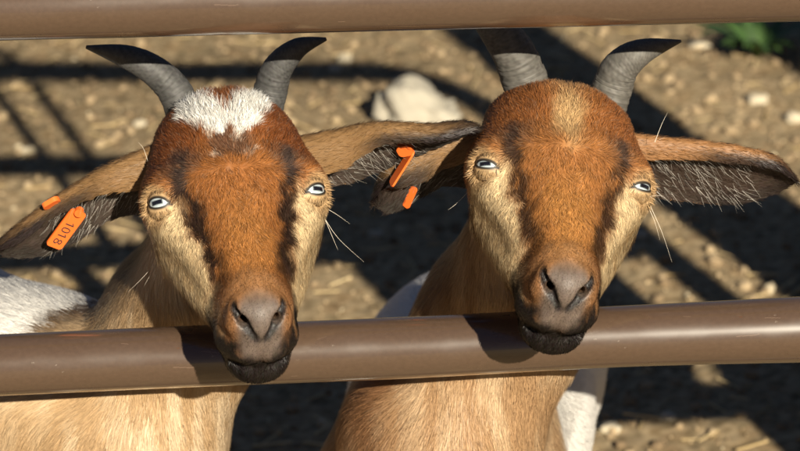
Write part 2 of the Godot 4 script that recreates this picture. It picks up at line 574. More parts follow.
func body_color(p: Vector3, g: Dictionary) -> Color:
	var w := noise.get_noise_3d(p.x * 260, p.y * 260, p.z * 260)
	var w2 := noise.get_noise_3d(p.x * 900, p.y * 120, p.z * 300)
	var axis: Vector3 = (g.rump - g.shoulder).normalized()
	var back: float = (p - g.shoulder).dot(axis)
	var c: Color = g.tan
	c = mixc(c, g.pale, smooth(-0.2, 0.45, w2))
	c = mixc(c, g.brown, g.side * smooth(0.015, 0.075, (g.chest.x + 0.02 - p.x) + w * 0.03) * smooth(0.40, 0.50, p.y) * smooth(0.10, 0.0, back))
	var up := smooth(0.0, 0.05, (p - g.neck).dot(Vector3(-0.3, 0.6, -0.75)) + w * 0.03)
	c = mixc(c, g.mane, up * smooth(0.15, 0.02, back) * g.maned)
	c = mixc(c, Color(0.85, 0.83, 0.79), smooth(0.0, 0.02, back - g.white + w * 0.03))
	return c

func make_goat(called: String, label: String, head: Dictionary, who: int, g: Dictionary) -> Node3D:
	var root := thing(called, Vector3(g.chest.x, ground_y(g.chest.x, -0.25), -0.25))
	tag(root, label, "goat", "goats at the gate")
	var X := Transform3D(g.basis, g.eyes - g.basis * Vector3(0, EYE_AT.y, EYE_AT.z))
	# head
	var hs := new_shape()
	hs.v = head.v.duplicate(); hs.n = head.n.duplicate(); hs.i = head.i
	if who == 1:      # this goat has a lower, broader crown
		for i in hs.v.size():
			var q: Vector3 = hs.v[i]
			if q.y > 0.05:
				q.x *= 1.0 + 0.10 * smooth(0.05, 0.10, q.y)
				q.y = 0.05 + (q.y - 0.05) * 0.84
				hs.v[i] = q
	dress_head(hs, who)
	for i in hs.v.size():
		hs.v[i] = X * hs.v[i]
		hs.n[i] = g.basis * hs.n[i]
		hs.d[i] = g.basis * hs.d[i]
	# body
	g.nape = X * Vector3(0, 0.040, -0.080)
	g.throat = X * Vector3(0, 0.028, -0.088)
	var lo: Vector3 = Vector3(minf(g.rump.x, g.chest.x) - 0.2, -0.12, g.rump.z - 0.2)
	var hi: Vector3 = Vector3(maxf(g.nape.x, g.chest.x) + 0.2, g.nape.y + 0.1, 0.12)
	var bs := nets(body_field.bind(g), lo, hi, 0.0105)
	for i in bs.v.size():
		var p: Vector3 = bs.v[i]
		bs.c.append(body_color(p, g))
		var n: Vector3 = bs.n[i]
		var axis: Vector3 = (g.rump - g.shoulder).normalized()
		var back := maxf(smooth(0.0, 0.12, (p - g.shoulder).dot(axis)), smooth(0.25, 0.8, n.y) * 0.9)
		var d: Vector3 = Vector3(noise.get_noise_3d(p.x * 300, p.y * 300, p.z * 300) * 0.5, -1, -0.1).lerp(axis * 0.8 + Vector3.DOWN * 0.5, back)
		bs.d.append((d - n * d.dot(n)).normalized())
		bs.l.append(lerpf(0.016, 0.015, back) * (1.0 if p.y > 0.3 else 0.5))
		bs.k.append(1.0 if p.y > 0.36 else 0.12)
	var fur := new_shape()
	grow(fur, hs, 1600000.0, 0.00020, 0.38, 0.9, 0.36)
	grow(fur, bs, 520000.0, 0.00021, 0.17, 0.40, 0.15)
	var skin := new_shape()
	add_shape(skin, hs)
	add_shape(skin, bs)
	for e in g.ears:
		grow(fur, e.skin, 900000.0, 0.00020, 0.26, 0.6, 0.28)
		add_shape(skin, e.skin)
		add_shape(fur, e.long)
	# eyelids belong to the skin
	for sx in [-1.0, 1.0]:
		var ls := eyelids(sx, who)
		for i in ls.v.size():
			ls.v[i] = X * ls.v[i]
			ls.n[i] = g.basis * ls.n[i]
			ls.d[i] = g.basis * ls.d[i]
		grow(fur, ls, 1300000.0, 0.00018, 0.3, 0.6, 0.25)
		add_shape(skin, ls)
	# whiskers and long brow hairs
	for h in g.whiskers:
		var pts := PackedVector3Array()
		for q in h: pts.append(at(q[0], q[1], q[2]))
		strand(fur, pts, 0.00017, Color(0.62, 0.56, 0.46), to_v)
	piece("body", to_mesh(skin, root.position), M.skin, root)
	var fo := piece("fur", to_mesh(fur, root.position), M.fur, root)
	fo.set_meta("kind", "stuff")
	print(called, " skin ", skin.i.size() / 3, " fur ", fur.i.size() / 3)
	for sx in [-1.0, 1.0]:
		var ey := piece("eye", eyeball(sx), M.eye, root)
		ey.transform = Transform3D(g.basis, X * Vector3(EYE_AT.x * sx, EYE_AT.y, EYE_AT.z) - root.position)
	for h in g.horns:
		var s := horn(h)
		piece("horn", to_mesh(s, root.position), M.horn, root)
	for l in g.legs:
		var hf := tube(PackedVector3Array([l[3] + Vector3(0, 0.03, -0.004), l[3] + Vector3(0, 0.0, 0.004), l[3] + Vector3(0, -0.022, 0.010)]), PackedFloat32Array([0.022, 0.026, 0.029]), 6, 16)
		piece("hoof", to_mesh(hf, root.position), M.hoof, root)
	return root

func eyeball(sx: float) -> ArrayMesh:
	var s := new_shape()
	var f := eye_out() * Vector3(sx, 1, 1)
	var r := Vector3.UP.cross(f).normalized().rotated(f, sx * 0.25)
	var u := f.cross(r)
	var N := 48
	for i in N + 1:
		var pol := PI * i / N
		for j in N + 1:
			var a := TAU * j / N
			var n := f * cos(pol) + (r * cos(a) + u * sin(a)) * sin(pol)
			s.v.append(n * EYE_R)
			s.n.append(n)
			var h := rad_to_deg(asin(clampf(n.dot(r), -1, 1)))
			var e := rad_to_deg(asin(clampf(n.dot(u), -1, 1)))
			var ray := noise.get_noise_2d(a * 300.0, pol * 60.0)
			var c := Color(0.46, 0.53, 0.56) * (0.95 + 0.12 * ray)
			var out := sqrt(h * h + e * e)
			c = mixc(c, Color(0.20, 0.20, 0.19), smooth(46, 54, out))
			var sq := maxf(absf(h) - 23.0, absf(e - 1.0) - 8.5)
			c = mixc(c, Color(0.008, 0.009, 0.012), smooth(3.0, -2.0, sq))
			s.c.append(c)
	for i in N:
		for j in N:
			var q := i * (N + 1) + j
			s.i.append_array(PackedInt32Array([q, q + 1, q + N + 1, q + 1, q + N + 2, q + N + 1]))
	var m := to_mesh(s)
	return m

# Upper and lower lid as thin shells over the eyeball, with an almond opening.
func eyelids(sx: float, who: int) -> Dictionary:
	var s := new_shape()
	var f := eye_out() * Vector3(sx, 1, 1)
	var r := Vector3.UP.cross(f).normalized().rotated(f, sx * 0.46)
	var u := f.cross(r)
	var c0 := Vector3(EYE_AT.x * sx, EYE_AT.y, EYE_AT.z)
	var droop := 16.0 if who == 0 else 11.0
	var low := -17.0 if who == 0 else -13.0
	for half in [1.0, -1.0]:
		var base: int = s.v.size()
		var A := 30
		var E := 12
		for i in A + 1:
			var h := lerpf(-78, 78, float(i) / A)
			var open := pow(maxf(0.0, 1.0 - pow(absf(h) / 42.0, 2.0)), 0.65)
			var edge: float = (droop if half > 0 else low) * open
			for j in E + 1:
				var t := float(j) / E
				var e := lerpf(edge, 78.0 * half, t)
				var n := (f * cos(deg_to_rad(e)) * cos(deg_to_rad(h)) + r * sin(deg_to_rad(h)) * cos(deg_to_rad(e)) + u * sin(deg_to_rad(e))).normalized()
				var thick := 0.0006 + 0.0007 * sin(minf(t * 6.0, 1.0) * PI * 0.5) - 0.003 * smooth(0.22, 0.9, t)
				if j == 0: thick = 0.0002
				s.v.append(c0 + n * (EYE_R + thick))
				s.n.append(n)
				var p := c0 + n * (EYE_R + 0.002)
				s.c.append(mixc(Color(0.02, 0.016, 0.014), head_color(p, who), smooth(0.07, 0.20, t)))
				s.d.append(((r * (h / 78.0) + u * half) - n * (r * (h / 78.0) + u * half).dot(n)).normalized()); s.l.append(0.0055); s.k.append(smooth(0.08, 0.2, t))
		for i in A:
			for j in E:
				var q := base + i * (E + 1) + j
				if half > 0: s.i.append_array(PackedInt32Array([q, q + 1, q + E + 1, q + 1, q + E + 2, q + E + 1]))
				else: s.i.append_array(PackedInt32Array([q, q + E + 1, q + 1, q + 1, q + E + 1, q + E + 2]))
	return s

func horn(h: Dictionary) -> Dictionary:
	var pts := PackedVector3Array()
	for q in h.p: pts.append(at(q[0], q[1], q[2]))
	var s := tube(pts, PackedFloat32Array(h.r), 150, 44, 0.030)
	for i in s.v.size():
		var p: Vector3 = s.v[i]
		var u: Vector2 = s.u[i]
		var g := noise.get_noise_2d(u.y * 9000.0, u.x * 600.0) * 0.6 + fine.get_noise_3d(p.x * 1500, p.y * 1500, p.z * 1500) * 0.4
		var ring := sin(u.x * 900.0 + noise.get_noise_1d(u.x * 3000.0) * 4.0)
		var c: Color = h.c * (0.95 + 0.75 * g + 0.06 * ring)
		c.a = 1.0
		s.c.append(c)
	set_normals(s)
	return s

# ---------------------------------------------------------------- materials

func grain(size: int, freq: float, oct: int, seed_: int, a: Color, b: Color, c: Color, as_normal := false) -> NoiseTexture2D:
	var f := FastNoiseLite.new()
	f.seed = seed_
	f.noise_type = FastNoiseLite.TYPE_SIMPLEX_SMOOTH
	f.frequency = freq
	f.fractal_octaves = oct
	var t := NoiseTexture2D.new()
	t.width = size
	t.height = size
	t.seamless = true
	t.noise = f
	if as_normal:
		t.as_normal_map = true
		t.bump_strength = 6.0
	else:
		var g := Gradient.new()
		g.offsets = PackedFloat32Array([0.25, 0.5, 0.78])
		g.colors = PackedColorArray([a.linear_to_srgb(), b.linear_to_srgb(), c.linear_to_srgb()])
		t.color_ramp = g
	return t

func materials() -> void:
	var skin := StandardMaterial3D.new()
	skin.vertex_color_use_as_albedo = true
	skin.roughness = 0.55
	M.skin = skin
	var fur := StandardMaterial3D.new()
	fur.vertex_color_use_as_albedo = true
	fur.roughness = 0.42
	fur.metallic_specular = 0.34
	M.fur = fur
	var eye := StandardMaterial3D.new()
	eye.vertex_color_use_as_albedo = true
	eye.roughness = 0.12
	eye.clearcoat_enabled = true
	eye.clearcoat = 1.0
	eye.clearcoat_roughness = 0.03
	M.eye = eye
	var hornm := StandardMaterial3D.new()
	hornm.vertex_color_use_as_albedo = true
	hornm.roughness = 0.62
	M.horn = hornm
	var hoof := StandardMaterial3D.new()
	hoof.albedo_color = Color(0.05, 0.045, 0.04).linear_to_srgb()
	hoof.roughness = 0.6
	M.hoof = hoof
	var paint := StandardMaterial3D.new()
	paint.albedo_texture = scuffed()
	paint.uv1_scale = Vector3(2.2, 5.0, 1)
	paint.roughness = 0.36
	paint.roughness_texture = grain(512, 0.012, 5, 31, Color(0.5, 0.5, 0.5), Color(0.58, 0.58, 0.58), Color(0.8, 0.8, 0.8))
	paint.roughness_texture_channel = BaseMaterial3D.TEXTURE_CHANNEL_RED
	paint.metallic_specular = 0.55
	paint.clearcoat_enabled = true
	paint.clearcoat = 0.9
	paint.clearcoat_roughness = 0.09
	M.paint = paint
	var orange := StandardMaterial3D.new()
	orange.albedo_color = Color(0.85, 0.16, 0.025).linear_to_srgb()
	orange.roughness = 0.45
	M.orange = orange
	var ink := StandardMaterial3D.new()
	ink.albedo_color = Color(0.03, 0.025, 0.02).linear_to_srgb()
	M.ink = ink
	var dirt := StandardMaterial3D.new()
	dirt.vertex_color_use_as_albedo = true
	dirt.albedo_texture = grain(1024, 0.02, 5, 11, Color(0.62, 0.60, 0.56), Color(0.85, 0.85, 0.84), Color(1.0, 1.0, 1.0))
	dirt.uv1_triplanar = true
	dirt.uv1_world_triplanar = true
	dirt.uv1_scale = Vector3(1.9, 1.9, 1.9)
	dirt.roughness = 0.95
	dirt.metallic_specular = 0.2
	M.dirt = dirt
	var stone := StandardMaterial3D.new()
	stone.vertex_color_use_as_albedo = true
	stone.roughness = 0.9
	stone.metallic_specular = 0.25
	M.stone = stone
	var leaf := StandardMaterial3D.new()
	leaf.vertex_color_use_as_albedo = true
	leaf.roughness = 0.55
	leaf.backlight_enabled = true
	leaf.backlight = Color(0.25, 0.35, 0.1)
	M.leaf = leaf
	var wood := StandardMaterial3D.new()
	wood.albedo_texture = grain(256, 0.03, 4, 5, Color(0.16, 0.11, 0.07), Color(0.26, 0.19, 0.12), Color(0.34, 0.27, 0.19))
	wood.uv1_scale = Vector3(1.5, 9, 1)
	wood.roughness = 0.85
	M.wood = wood

# Brown gate paint with fine scratches and rubbed spots.
func scuffed() -> ImageTexture:
	var im := Image.create(1024, 512, false, Image.FORMAT_RGB8)
	var base := Color(0.088, 0.055, 0.036)
	for y in 512:
		for x in 1024:
			var k := 0.94 + 0.10 * noise.get_noise_2d(x * 1.5, y * 1.5) + 0.08 * fine.get_noise_2d(x * 6.0, y * 6.0)
			im.set_pixel(x, y, (base * k).linear_to_srgb())
	for i in 50:
		var cx := rng.randi_range(3, 1020)
		var cy := rng.randi_range(3, 508)
		var tone := Color(0.10, 0.045, 0.02) if rng.randf() < 0.5 else Color(0.20, 0.16, 0.13)
		for e in rng.randi_range(2, 12):
			im.set_pixel(cx + rng.randi_range(-2, 2), cy + rng.randi_range(-1, 1), tone.linear_to_srgb())
	for i in 40:
		var p := Vector2(rng.randf() * 1024, rng.randf() * 512)
		var d := Vector2(1, 0).rotated((rng.randf() - 0.5) * 0.7) * (1.0 if rng.randf() < 0.5 else -1.0)
		var length := int(6 + 40 * pow(rng.randf(), 2.0))
		var tone := Color(0.22, 0.15, 0.11).lerp(base, rng.randf() * 0.8).linear_to_srgb()
		for k in length:
			p += d
			d = d.rotated((rng.randf() - 0.5) * 0.04)
			im.set_pixel(posmod(int(p.x), 1024), posmod(int(p.y), 512), tone)
	return ImageTexture.create_from_image(im)

# ---------------------------------------------------------------- stones, plants, ground

func lump(size: Vector3, seed_: int, rough: float, col: Color, rings := 10) -> ArrayMesh:
	var s := new_shape()
	var N := rings * 2
	for i in rings + 1:
		for j in N + 1:
			var pol := PI * i / rings
			var a := TAU * (j % N) / N
			var d := Vector3(sin(pol) * cos(a), cos(pol), sin(pol) * sin(a))
			var k := 1.0 + rough * (lumps.get_noise_3d(d.x * 90 + seed_ * 31, d.y * 90, d.z * 90) * 1.6 + noise.get_noise_3d(d.x * 110 + seed_ * 17, d.y * 110, d.z * 110) * 0.7)
			var e := d.sign() * Vector3(pow(absf(d.x), 0.8), pow(absf(d.y), 0.8), pow(absf(d.z), 0.8))
			s.v.append(e * size * k)
			s.n.append(d)
			var c := col * (1.0 + 0.3 * fine.get_noise_3d(d.x * 300 + seed_, d.y * 300, d.z * 300))
			c.a = 1.0
			s.c.append(c)
	for i in rings:
		for j in N:
			var q := i * (N + 1) + j
			s.i.append_array(PackedInt32Array([q, q + N + 1, q + 1, q + 1, q + N + 1, q + N + 2]))
	set_normals(s)
	return to_mesh(s)

func axis_steps(lo: float, a: float, b: float, hi: float, step: float) -> PackedFloat32Array:
	var out := PackedFloat32Array()
	var left := []
	var p := a
	var s := step
	while p > lo:
		s *= 1.35
		p -= s
		left.push_front(maxf(p, lo))
	for q in left: out.append(q)
	p = a
	while p < b:
		out.append(p)
		p += step
	s = step
	while p < hi:
		out.append(p)
		s *= 1.35
		p += s
	out.append(hi)
	return out

func make_ground() -> void:
	var xs := axis_steps(-80, -1.1, 1.2, 80, 0.011)
	var zs := axis_steps(-90, -2.9, -0.25, 40, 0.013)
	var s := new_shape()
	for z in zs:
		for x in xs:
			s.v.append(Vector3(x, ground_y(x, z), z))
			var a := lumps.get_noise_2d(x * 60.0 + 300, z * 60.0)
			var b := noise.get_noise_2d(x * 300.0, z * 300.0)
			var d := fine.get_noise_2d(x * 900.0, z * 900.0)
			var c := Color(0.36, 0.275, 0.165) * (1.0 + 0.3 * a + 0.45 * b + 0.6 * d)
			c = mixc(c, Color(0.22, 0.145, 0.075), smooth(0.1, 0.45, b + 0.4 * d) * 0.7)
			c.a = 1.0
			s.c.append(c)
	var W := xs.size()
	for r in zs.size() - 1:
		for k in W - 1:
			var q := r * W + k
			s.i.append_array(PackedInt32Array([q, q + 1, q + W, q + 1, q + W + 1, q + W]))
	set_normals(s)
	var o := piece("ground", to_mesh(s), M.dirt, self)
	o.set_meta("kind", "structure")

func scatter() -> void:
	for kind in 3:
		var mm := MultiMesh.new()
		mm.transform_format = MultiMesh.TRANSFORM_3D
		mm.use_colors = true
		mm.mesh = lump(Vector3(1.0, 0.62, 0.8), 20 + kind, 0.35, Color(1, 1, 1), 6)
		var count := 4200
		mm.instance_count = count
		for i in count:
			var x := rng.randf_range(-1.3, 1.4)
			var z := rng.randf_range(-3.0, -0.2)
			var r := 0.002 + 0.009 * pow(rng.randf(), 5.0)
			var b := Basis.from_euler(Vector3(rng.randf() * 0.6, rng.randf() * TAU, rng.randf() * 0.6)).scaled(Vector3.ONE * r)
			mm.set_instance_transform(i, Transform3D(b, Vector3(x, ground_y(x, z) + r * 0.25, z)))
			var pale := rng.randf()
			var c := Color(0.19, 0.135, 0.08).lerp(Color(0.42, 0.32, 0.195), rng.randf())
			if pale > 0.98: c = Color(0.52, 0.44, 0.30)
			mm.set_instance_color(i, c)
		var o := MultiMeshInstance3D.new()
		o.name = "gravel" if kind == 0 else "gravel_%03d" % kind
		o.multimesh = mm
		o.material_override = M.stone
		add_child(o, true)
		tag(o, ["small brown clods and gravel strewn over the dirt", "loose crumbs of earth and grit strewn over the dirt", "fine pebbles and crumbs scattered over the bare dirt"][kind], "gravel", "", "stuff")

func straw() -> void:
	var bm := BoxMesh.new()
	bm.size = Vector3(1, 0.05, 0.05)
	var mm := MultiMesh.new()
	mm.transform_format = MultiMesh.TRANSFORM_3D
	mm.use_colors = true
	mm.mesh = bm
	mm.instance_count = 1500
	for i in 1500:
		var x := rng.randf_range(-1.2, 1.3)
		var z := rng.randf_range(-3.0, -0.2)
		var l := rng.randf_range(0.012, 0.05)
		var b := Basis.from_euler(Vector3(0, rng.randf() * TAU, rng.randf_range(-0.12, 0.12))).scaled(Vector3.ONE * l)
		mm.set_instance_transform(i, Transform3D(b, Vector3(x, ground_y(x, z) + 0.004, z)))
		mm.set_instance_color(i, Color(0.40, 0.29, 0.14).lerp(Color(0.60, 0.48, 0.28), rng.randf()))
	var o := MultiMeshInstance3D.new()
	o.name = "straw"
	o.multimesh = mm
	o.material_override = M.stone
	add_child(o, true)
	tag(o, "thin bits of straw strewn over the dirt", "straw", "", "stuff")

func make_plant() -> void:
	var base := on_ground(757, 58)
	base.y = ground_y(base.x, base.z)
	var root := thing("weed", base)
	tag(root, "small green weed with narrow leaves growing in the shaded dirt", "plant")
	for i in 34:
		var a := TAU * i * 0.382 + rng.randf() * 0.4
		var ln := 0.06 + 0.09 * rng.randf()
		var out := Vector3(cos(a), 0, sin(a))
		var s := new_shape()
		var side := out.cross(Vector3.UP).normalized()
		for k in 7:
			var t := k / 6.0
			var p := out * ln * t * 0.8 + Vector3.UP * (ln * (1.1 * t - 0.7 * t * t))
			var w := 0.009 * sin(PI * (0.12 + 0.88 * t)) + 0.0005
			s.v.append(p - side * w); s.v.append(p + Vector3.DOWN * 0.001); s.v.append(p + side * w)
			var c := Color(0.030, 0.066, 0.018).lerp(Color(0.065, 0.125, 0.032), rng.randf())
			for e in 3: s.c.append(c)
			if k < 6:
				var q := k * 3
				for e in 2: s.i.append_array(PackedInt32Array([q + e, q + e + 1, q + e + 3, q + e + 1, q + e + 4, q + e + 3]))
		set_normals(s)
		piece("leaf", to_mesh(s), M.leaf, root)

# ---------------------------------------------------------------- gate, posts and what hangs on them

# A rounded pipe frame: two uprights and the top, as one bent pipe.
func frame_path(x0: float, x1: float, top: float, bend: float) -> PackedVector3Array:
	var p := PackedVector3Array()
	for i in 9: p.append(Vector3(x0, lerpf(0.05, top - bend, i / 8.0), 0))
	for i in range(1, 8):
		var a := PI * 0.5 * i / 8.0
		p.append(Vector3(x0 + bend * (1 - cos(a)), top - bend + bend * sin(a), 0))
	for i in 9: p.append(Vector3(lerpf(x0 + bend, x1 - bend, i / 8.0), top, 0))
	for i in range(1, 8):
		var a := PI * 0.5 * i / 8.0
		p.append(Vector3(x1 - bend + bend * sin(a), top - bend + bend * cos(a), 0))
	for i in 9: p.append(Vector3(x1, lerpf(top - bend, 0.05, i / 8.0), 0))
	return p

func make_gate() -> void:
	var root := thing("pipe_gate", Vector3(0, 0, 0))
	tag(root, "brown steel pipe gate that the goats look over", "gate")
	# the two rails in the picture, each through the middle line the photograph shows
	var low := PackedVector3Array()
	for q in [[-560, 391], [-260, 377], [0, 365], [200, 356], [400, 348], [600, 337.4], [700, 333.2], [800, 329.5], [900, 326.5], [1000, 323.5], [1200, 317], [1400, 310.5], [1650, 302]]: low.append(at(q[0], q[1], 0))
	var low_r := PackedFloat32Array([0.0252, 0.0252, 0.0252, 0.0252, 0.0252, 0.0249, 0.0256, 0.0268, 0.0274, 0.0274, 0.0272, 0.0270, 0.0270])
	piece("rail", to_mesh(tube(low, low_r, 160, 48)), M.paint, root)
	var left_x := low[0].x
	var top := PackedVector3Array()
	for q in [[-560, 22], [0, 7.5], [400, -2.5], [800, -12], [1650, -32]]: top.append(at(q[0], q[1], 0))
	piece("rail", to_mesh(tube(top, PackedFloat32Array([0.0258, 0.0258]), 60, 40)), M.paint, root)
	var right_x := 1.0
	for y in [1.11, 0.32]:
		var line := PackedVector3Array([Vector3(left_x, y - 0.01, 0), Vector3(0, y, 0), Vector3(right_x, y + 0.012, 0)])
		piece("rail", to_mesh(tube(line, PackedFloat32Array([0.025, 0.025]), 30, 28)), M.paint, root)
	piece("frame", to_mesh(tube(frame_path(left_x, right_x, 1.37, 0.12), PackedFloat32Array([0.0285, 0.0285]), 170, 24)), M.paint, root)
	# a bent stay standing on the upper rail
	var hoop := PackedVector3Array()
	for i in 8: hoop.append(Vector3(0.225, lerpf(0.93, 1.40, i / 7.0), 0.046))
	for i in range(1, 10):
		var a := PI * i / 10.0
		hoop.append(Vector3(0.262 - 0.037 * cos(a), 1.40 + 0.06 * sin(a), 0.046))
	for i in 8: hoop.append(Vector3(0.299, lerpf(1.40, 0.93, i / 7.0), 0.046))
	piece("stay", to_mesh(tube(hoop, PackedFloat32Array([0.013, 0.013]), 120, 14)), M.paint, root)

func post(x: float, z: float, r: float, h: float, label: String) -> void:
	var root := thing("wooden_post", Vector3(x, 0, z))
	tag(root, label, "post")
	var s := tube(PackedVector3Array([Vector3(0, -0.3, 0), Vector3(0.004, h * 0.5, 0), Vector3(0, h, 0)]), PackedFloat32Array([r * 1.05, r, r * 0.96]), 16, 24, 0.02)
	set_normals(s)
	piece("shaft", to_mesh(s), M.wood, root)

func ear_tag(label: String, parts: Array) -> void:
	var mid: Vector3 = parts[0].at
	var root := thing("ear_tag", mid)
	tag(root, label, "ear tag", "orange ear tags")
	for p in parts:
		var s := new_shape()
		# a plate with rounded corners: outline in its own plane, given by along and across
		var al: Vector3 = p.along.normalized()
		var ac: Vector3 = (p.across - al * p.across.dot(al)).normalized()
		var nn := al.cross(ac)
		if nn.dot(to_v) < 0: nn = -nn
		var pts := PackedVector3Array()
		var rr: float = p.corner
		var hx: float = p.length * 0.5
		var hy: float = p.width * 0.5
		for k in 4:
			var cx := (hx - rr) * (1 if k == 0 or k == 3 else -1)
			var cy := (hy - rr) * (1 if k < 2 else -1)
			for e in 6:
				var a := PI * 0.5 * (k + e / 5.0)
				pts.append(al * (cx + cos(a) * rr) + ac * (cy + sin(a) * rr))
		var m := pts.size()
		var rows := [[-0.5, 0.0], [-0.5, 1.0], [0.5, 1.0], [0.5, 0.0]]
		var st := SurfaceTool.new()
		st.begin(Mesh.PRIMITIVE_TRIANGLES)
		st.set_smooth_group(-1)
		for k in m:
			var n2 := (k + 1) % m
			for row in 3:
				var a0: Vector3 = pts[k] * rows[row][1] + nn * rows[row][0] * p.thick
				var a1: Vector3 = pts[n2] * rows[row][1] + nn * rows[row][0] * p.thick
				var b0: Vector3 = pts[k] * rows[row + 1][1] + nn * rows[row + 1][0] * p.thick
				var b1: Vector3 = pts[n2] * rows[row + 1][1] + nn * rows[row + 1][0] * p.thick
				for q in [a0, a1, b0, a1, b1, b0]: st.add_vertex(q)
		st.generate_normals()
		piece(p.name, st.commit(), M.orange, root, p.at - mid)
		if p.has("text"):
			var tm := TextMesh.new()
			tm.text = p.text
			var font := SystemFont.new()
			font.font_names = PackedStringArray(["Droid Sans"])
			tm.font = font
			tm.font_size = 24
			tm.pixel_size = 0.00046
			tm.depth = 0.0004
			var o := piece("number", tm, M.ink, root)
			o.transform = Transform3D(Basis(al, nn.cross(al), nn), p.at - mid + nn * (p.thick * 0.5 + 0.0002) + al * 0.004)

func hay_rack() -> void:
	var root := thing("hay_rack", Vector3(0.765, 0.80, 0.15))
	tag(root, "wooden hay rack hung on the pipe gate above the trough", "hay rack")
	for q in [[Vector3(0, 0.17, 0.09), Vector3(0.31, 0.34, 0.02)], [Vector3(0, 0.17, -0.09), Vector3(0.31, 0.34, 0.02)], [Vector3(-0.144, 0.16, 0), Vector3(0.02, 0.33, 0.158)], [Vector3(0.144, 0.16, 0), Vector3(0.02, 0.33, 0.158)], [Vector3(0, 0.012, 0), Vector3(0.266, 0.02, 0.158)]]:
		var bm := BoxMesh.new()
		bm.size = q[1]
		piece("board", bm, M.wood, root, q[0])

func trough() -> void:
	var root := thing("feed_trough", Vector3(1.03, 0.38, 0.15))
	tag(root, "small wooden feed trough hung low on the pipe gate", "trough")
	for q in [[Vector3(0, 0.20, 0.09), Vector3(0.20, 0.40, 0.02)], [Vector3(0, 0.20, -0.09), Vector3(0.20, 0.40, 0.02)], [Vector3(-0.089, 0.20, 0), Vector3(0.02, 0.39, 0.158)], [Vector3(0.089, 0.20, 0), Vector3(0.02, 0.39, 0.158)], [Vector3(0, 0.012, 0), Vector3(0.156, 0.02, 0.158)]]:
		var bm := BoxMesh.new()
		bm.size = q[1]
		piece("board", bm, M.wood, root, q[0])

# ---------------------------------------------------------------- the scene

func head_basis(tilt: float, roll: float, yaw: float) -> Basis:
	var t := deg_to_rad(tilt)
	var y := up_v * cos(t) - to_v * sin(t)
	var z := up_v * sin(t) + to_v * cos(t)
	var b := Basis(Vector3.RIGHT, y, z)
	b = Basis(up_v, deg_to_rad(yaw)) * b
	return Basis(to_v, deg_to_rad(roll)) * b

func leg(x: float, z: float, top_y: float, fore: bool) -> Array:
	var gy := ground_y(x, z) + 0.022
	if fore:
		return [Vector3(x, top_y, z - 0.02), Vector3(x, gy + 0.20, z), Vector3(x, gy + 0.06, z + 0.002), Vector3(x, gy, z + 0.008)]
	return [Vector3(x, top_y, z + 0.02), Vector3(x, gy + 0.19, z - 0.035), Vector3(x, gy + 0.06, z - 0.012), Vector3(x, gy, z)]

